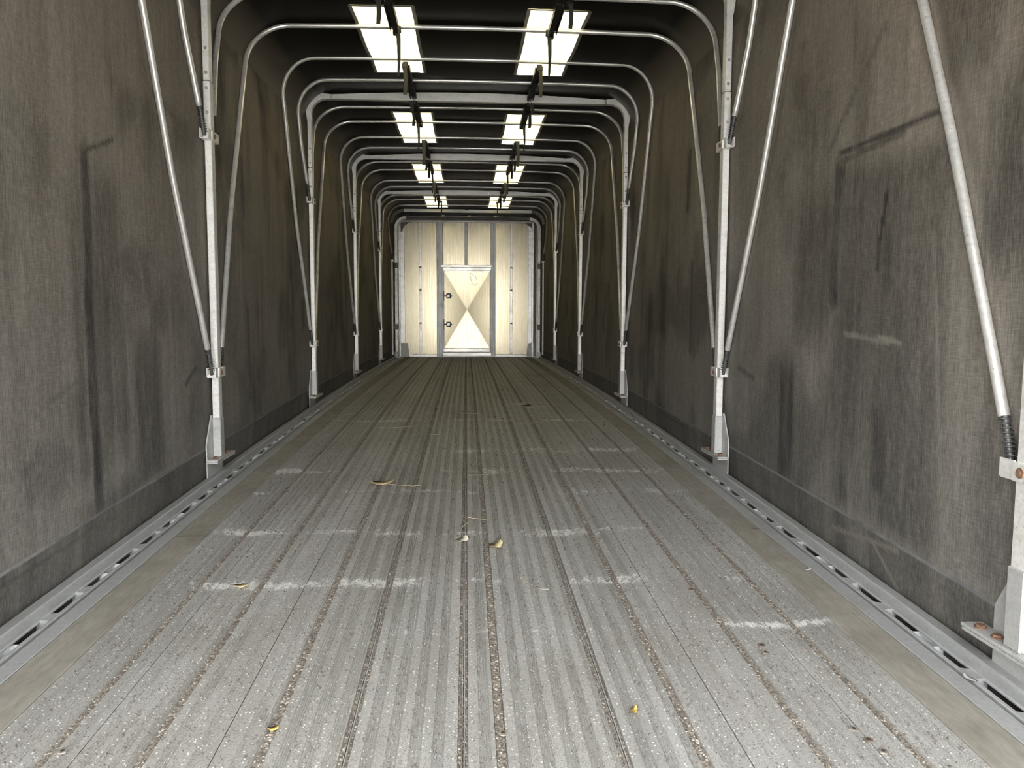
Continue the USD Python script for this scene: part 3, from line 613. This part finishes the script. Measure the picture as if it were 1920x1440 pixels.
# ---------------------------------------------------------------- loose dirt and litter
N1, N2 = 30000, 16000
oct_v = np.array([(1, 0, 0), (-1, 0, 0), (0, 1, 0), (0, -1, 0), (0, 0, 1), (0, 0, -1)], float); oct_f = np.array([(0, 2, 4), (2, 1, 4), (1, 3, 4), (3, 0, 4), (2, 0, 5), (1, 2, 5), (3, 1, 5), (0, 3, 5)])
yy = .95 + 12.4 * RNG.random(N1) ** 1.9
gr = RNG.choice(GROOVES, N1); xx = gr + RNG.uniform(-.0095, .0095, N1); zz = np.full(N1, -.007)
dens = meshkit.noise(np.stack([gr * 7, yy * 3.5, 0 * yy], -1), 5); kp = RNG.random(N1) < .25 + 1.1 * dens; xx, yy, zz = xx[kp], yy[kp], zz[kp]
y2 = .95 + 9 * RNG.random(N2) ** 2.; x2 = RNG.uniform(-.98, .98, N2); near = RNG.random(N2) < .75
pitch = .0464; x2 = np.where(near & (np.abs(x2) < .5), np.round(x2 / pitch) * pitch + RNG.uniform(-.008, .008, N2), x2); z2 = np.full(N2, .0005)
Pp = np.stack([np.r_[xx, x2], np.r_[yy, y2], np.r_[zz, z2]], 1); n = len(Pp)
szz = RNG.uniform(.001, .0027, n) * np.where(RNG.random(n) < .04, 1.9, 1.0)
Pp[:, 2] += zr(Pp[:, 1]) + FL + szz * .45
R_ = trimesh.transformations.random_rotation_matrix
ang = RNG.random((n, 3)) * 6.28
from scipy.spatial.transform import Rotation
rot = Rotation.from_euler('xyz', ang).as_matrix(); shp = oct_v[None] * RNG.uniform(.6, 1.35, (n, 1, 3)) * szz[:, None, None]
Vg = np.einsum('nij,nkj->nki', rot, shp) + Pp[:, None]; Fg = oct_f[None] + 6 * np.arange(n)[:, None, None]
obj('gravel', (Vg.reshape(-1, 3), Fg.reshape(-1, 3)), 'grit', smooth=False, label='brown and white grit lying in the grooves of the deck', cat='gravel', kind='stuff')

def deck_z(x, y): return float(zr(y)) + FL
def litter(name, cat_, mat, x, y, L, W, yaw, label, curl=.006, group=None):
    n = 9; t = np.linspace(-1, 1, n); w = W * (1 - t ** 2 * .85) ** .7 / 2; rng = np.random.default_rng(int(abs(x * 1000) + y * 77)); V = []
    bend = L * .08 * np.sin(t * 2 + rng.random() * 3)
    for k in range(n):
        z = curl * (t[k] ** 2) + .0012 + .002 * rng.random()
        V += [(t[k] * L / 2, bend[k] - w[k], z + .002 * rng.random()), (t[k] * L / 2, bend[k] + w[k], z + curl * .5), (t[k] * L / 2, bend[k], z - .001), (t[k] * L / 2, bend[k], z + .0014)]
    F = []
    for k in range(n - 1):
        a, b = 4 * k, 4 * k + 4
        for p, q in ((0, 3), (3, 1), (1, 2), (2, 0)): F += [[a + p, a + q, b + q], [a + p, b + q, b + p]]
    m = trimesh.Trimesh(np.array(V), F, process=False); trimesh.repair.fix_normals(m)
    m.apply_transform(trimesh.transformations.rotation_matrix(yaw, [0, 0, 1])); m.apply_translation([x, y, deck_z(x, y)])
    obj(name, m, mat, smooth=True, label=label, cat=cat_, group=group)
litter('dry_leaf', 'leaf', 'dry_leaf', -.43, 3.66, .11, .06, .2, 'crumpled tan leaf with a long stalk, left of centre beside the white scuffs', .012)
litter('straw_stalk', 'straw', 'straw', -.32, 3.62, .16, .006, -.05, 'thin straw stalk lying right of the crumpled tan leaf')
litter('wood_splinter', 'splinter', 'pale_paper', .03, 3.82, .11, .011, -.1, 'pale flat splinter lying across the middle of the deck', .003)
litter('paper_scrap', 'paper', 'pale_paper', -.045, 2.80, .07, .04, 1.2, 'creased cream paper scrap in the middle groove, below a twig', .007)
litter('twig', 'twig', 'straw', -.03, 2.99, .16, .006, 1.45, 'bent cream twig standing lengthwise just beyond the cream paper scrap', .004)
litter('straw_stalk', 'straw', 'straw', .02, 3.06, .09, .005, -.15, 'short straw lying crosswise at the tip of the bent cream twig')
litter('dry_leaf', 'leaf', 'dry_leaf', .075, 2.72, .06, .045, .8, 'small yellowish leaf right of the cream paper scrap', .014)
litter('yellow_chip', 'chip', 'yellow_chip', -.435, 1.585, .022, .018, .4, 'bright yellow chip in a left groove near the bottom edge', .004)
litter('dry_leaf', 'leaf', 'dry_leaf', -.725, 2.38, .045, .03, .3, 'flat ochre leaf on the left edge planks near the camera', .006)
litter('yellow_chip', 'chip', 'yellow_chip', .34, 1.62, .03, .016, 1.2, 'yellow flake in a groove right of the middle, near the bottom edge', .004)
litter('dark_scrap', 'scrap', 'dark_scrap', .47, 6.35, .10, .07, 1.3, 'dark scrap on the far deck, right of centre, under crossing straws', .006)
for i, (dx, dy, L, a, lb) in enumerate(((.0, .02, .34, .05, 'longest straw crossing the dark scrap on the far deck'), (.05, -.13, .30, -.1, 'straw lying just before the dark scrap on the far deck'), (-.06, .1, .22, .3, 'straw lying just behind the dark scrap on the far deck'))):
    litter('straw_stalk', 'straw', 'pale_paper', .49 + dx, 6.40 + dy, L, .012, a, lb)
for x, y, L, a, lb in ((-.02, 5.9, .26, .05, 'single straw on the middle of the far deck, left of the dark scrap'), (.22, 5.55, .2, -.3, 'left straw of the slanting pair before the dark scrap'), (.4, 5.4, .22, .4, 'right straw of the slanting pair before the dark scrap'), (-.5, 5.25, .24, .1, 'straw lying on the white scuff row left of the middle'), (-.36, 4.95, .12, .9, 'forked straw left of the middle, beyond the white scuffs'), (-.22, 4.98, .09, 0, 'short pale straw left of the middle, right of the forked straw'), (-.95, 5.85, .2, .5, 'straw on the left edge of the far deck'), (.18, 2.35, .14, 2.3, 'curved pale straw right of the middle, near the camera')):
    litter('straw_stalk', 'straw', 'pale_paper', x, y, L, .010, a, lb)
litter('white_pebble', 'pebble', 'grey_scrap', 1.10, 2.45, .022, .018, .2, 'white pebble at the seam between wood and rail on the right', .003)
litter('paper_scrap', 'paper', 'grey_scrap', 1.172, 1.72, .04, .02, 1.57, 'small white scrap stuck in the slot of the right rail', .004)
def bolt_head(x, y, mat, label):
    t = thing('deck_screw', label, 'screw', (x, y, deck_z(x, y)))
    obj('screw_head', cat(cyl((0, 0, .001), 'z', .0095, .003, 14)), mat, t); obj('screw_recess', cyl((0, 0, .0027), 'z', .0045, .001, 6), 'dark_scrap', t)
for x, y, mt, lb in ((-.835, 1.53, 'bolt_metal', 'upper rusty deck screw at the lower left of the picture'), (-.825, 1.46, 'rust', 'lower rusty deck screw at the lower left of the picture'), (.79, 1.53, 'bolt_metal', 'farther worn screw at the lower right of the picture'), (.80, 1.49, 'rust', 'middle worn screw at the lower right of the picture'), (.81, 1.45, 'bolt_metal', 'nearest worn screw at the lower right of the picture'), (.74, 1.92, 'rust', 'rusty screw on the right planks, second from the bottom'), (.735, 1.88, 'bolt_metal', 'worn bright screw next to the rusty one on the right planks'), (.665, 2.30, 'rust', 'farthest scuffed screw on the right planks'), (-.268, 1.44, 'bolt_metal', 'silver screw in the left gravel groove near the bottom edge'), (.046, 1.55, 'bolt_metal', 'dark ringed screw in the middle gravel groove')):
    bolt_head(x, y, 'bolt_metal' if mt != 'rust' else 'old_bolt', lb)
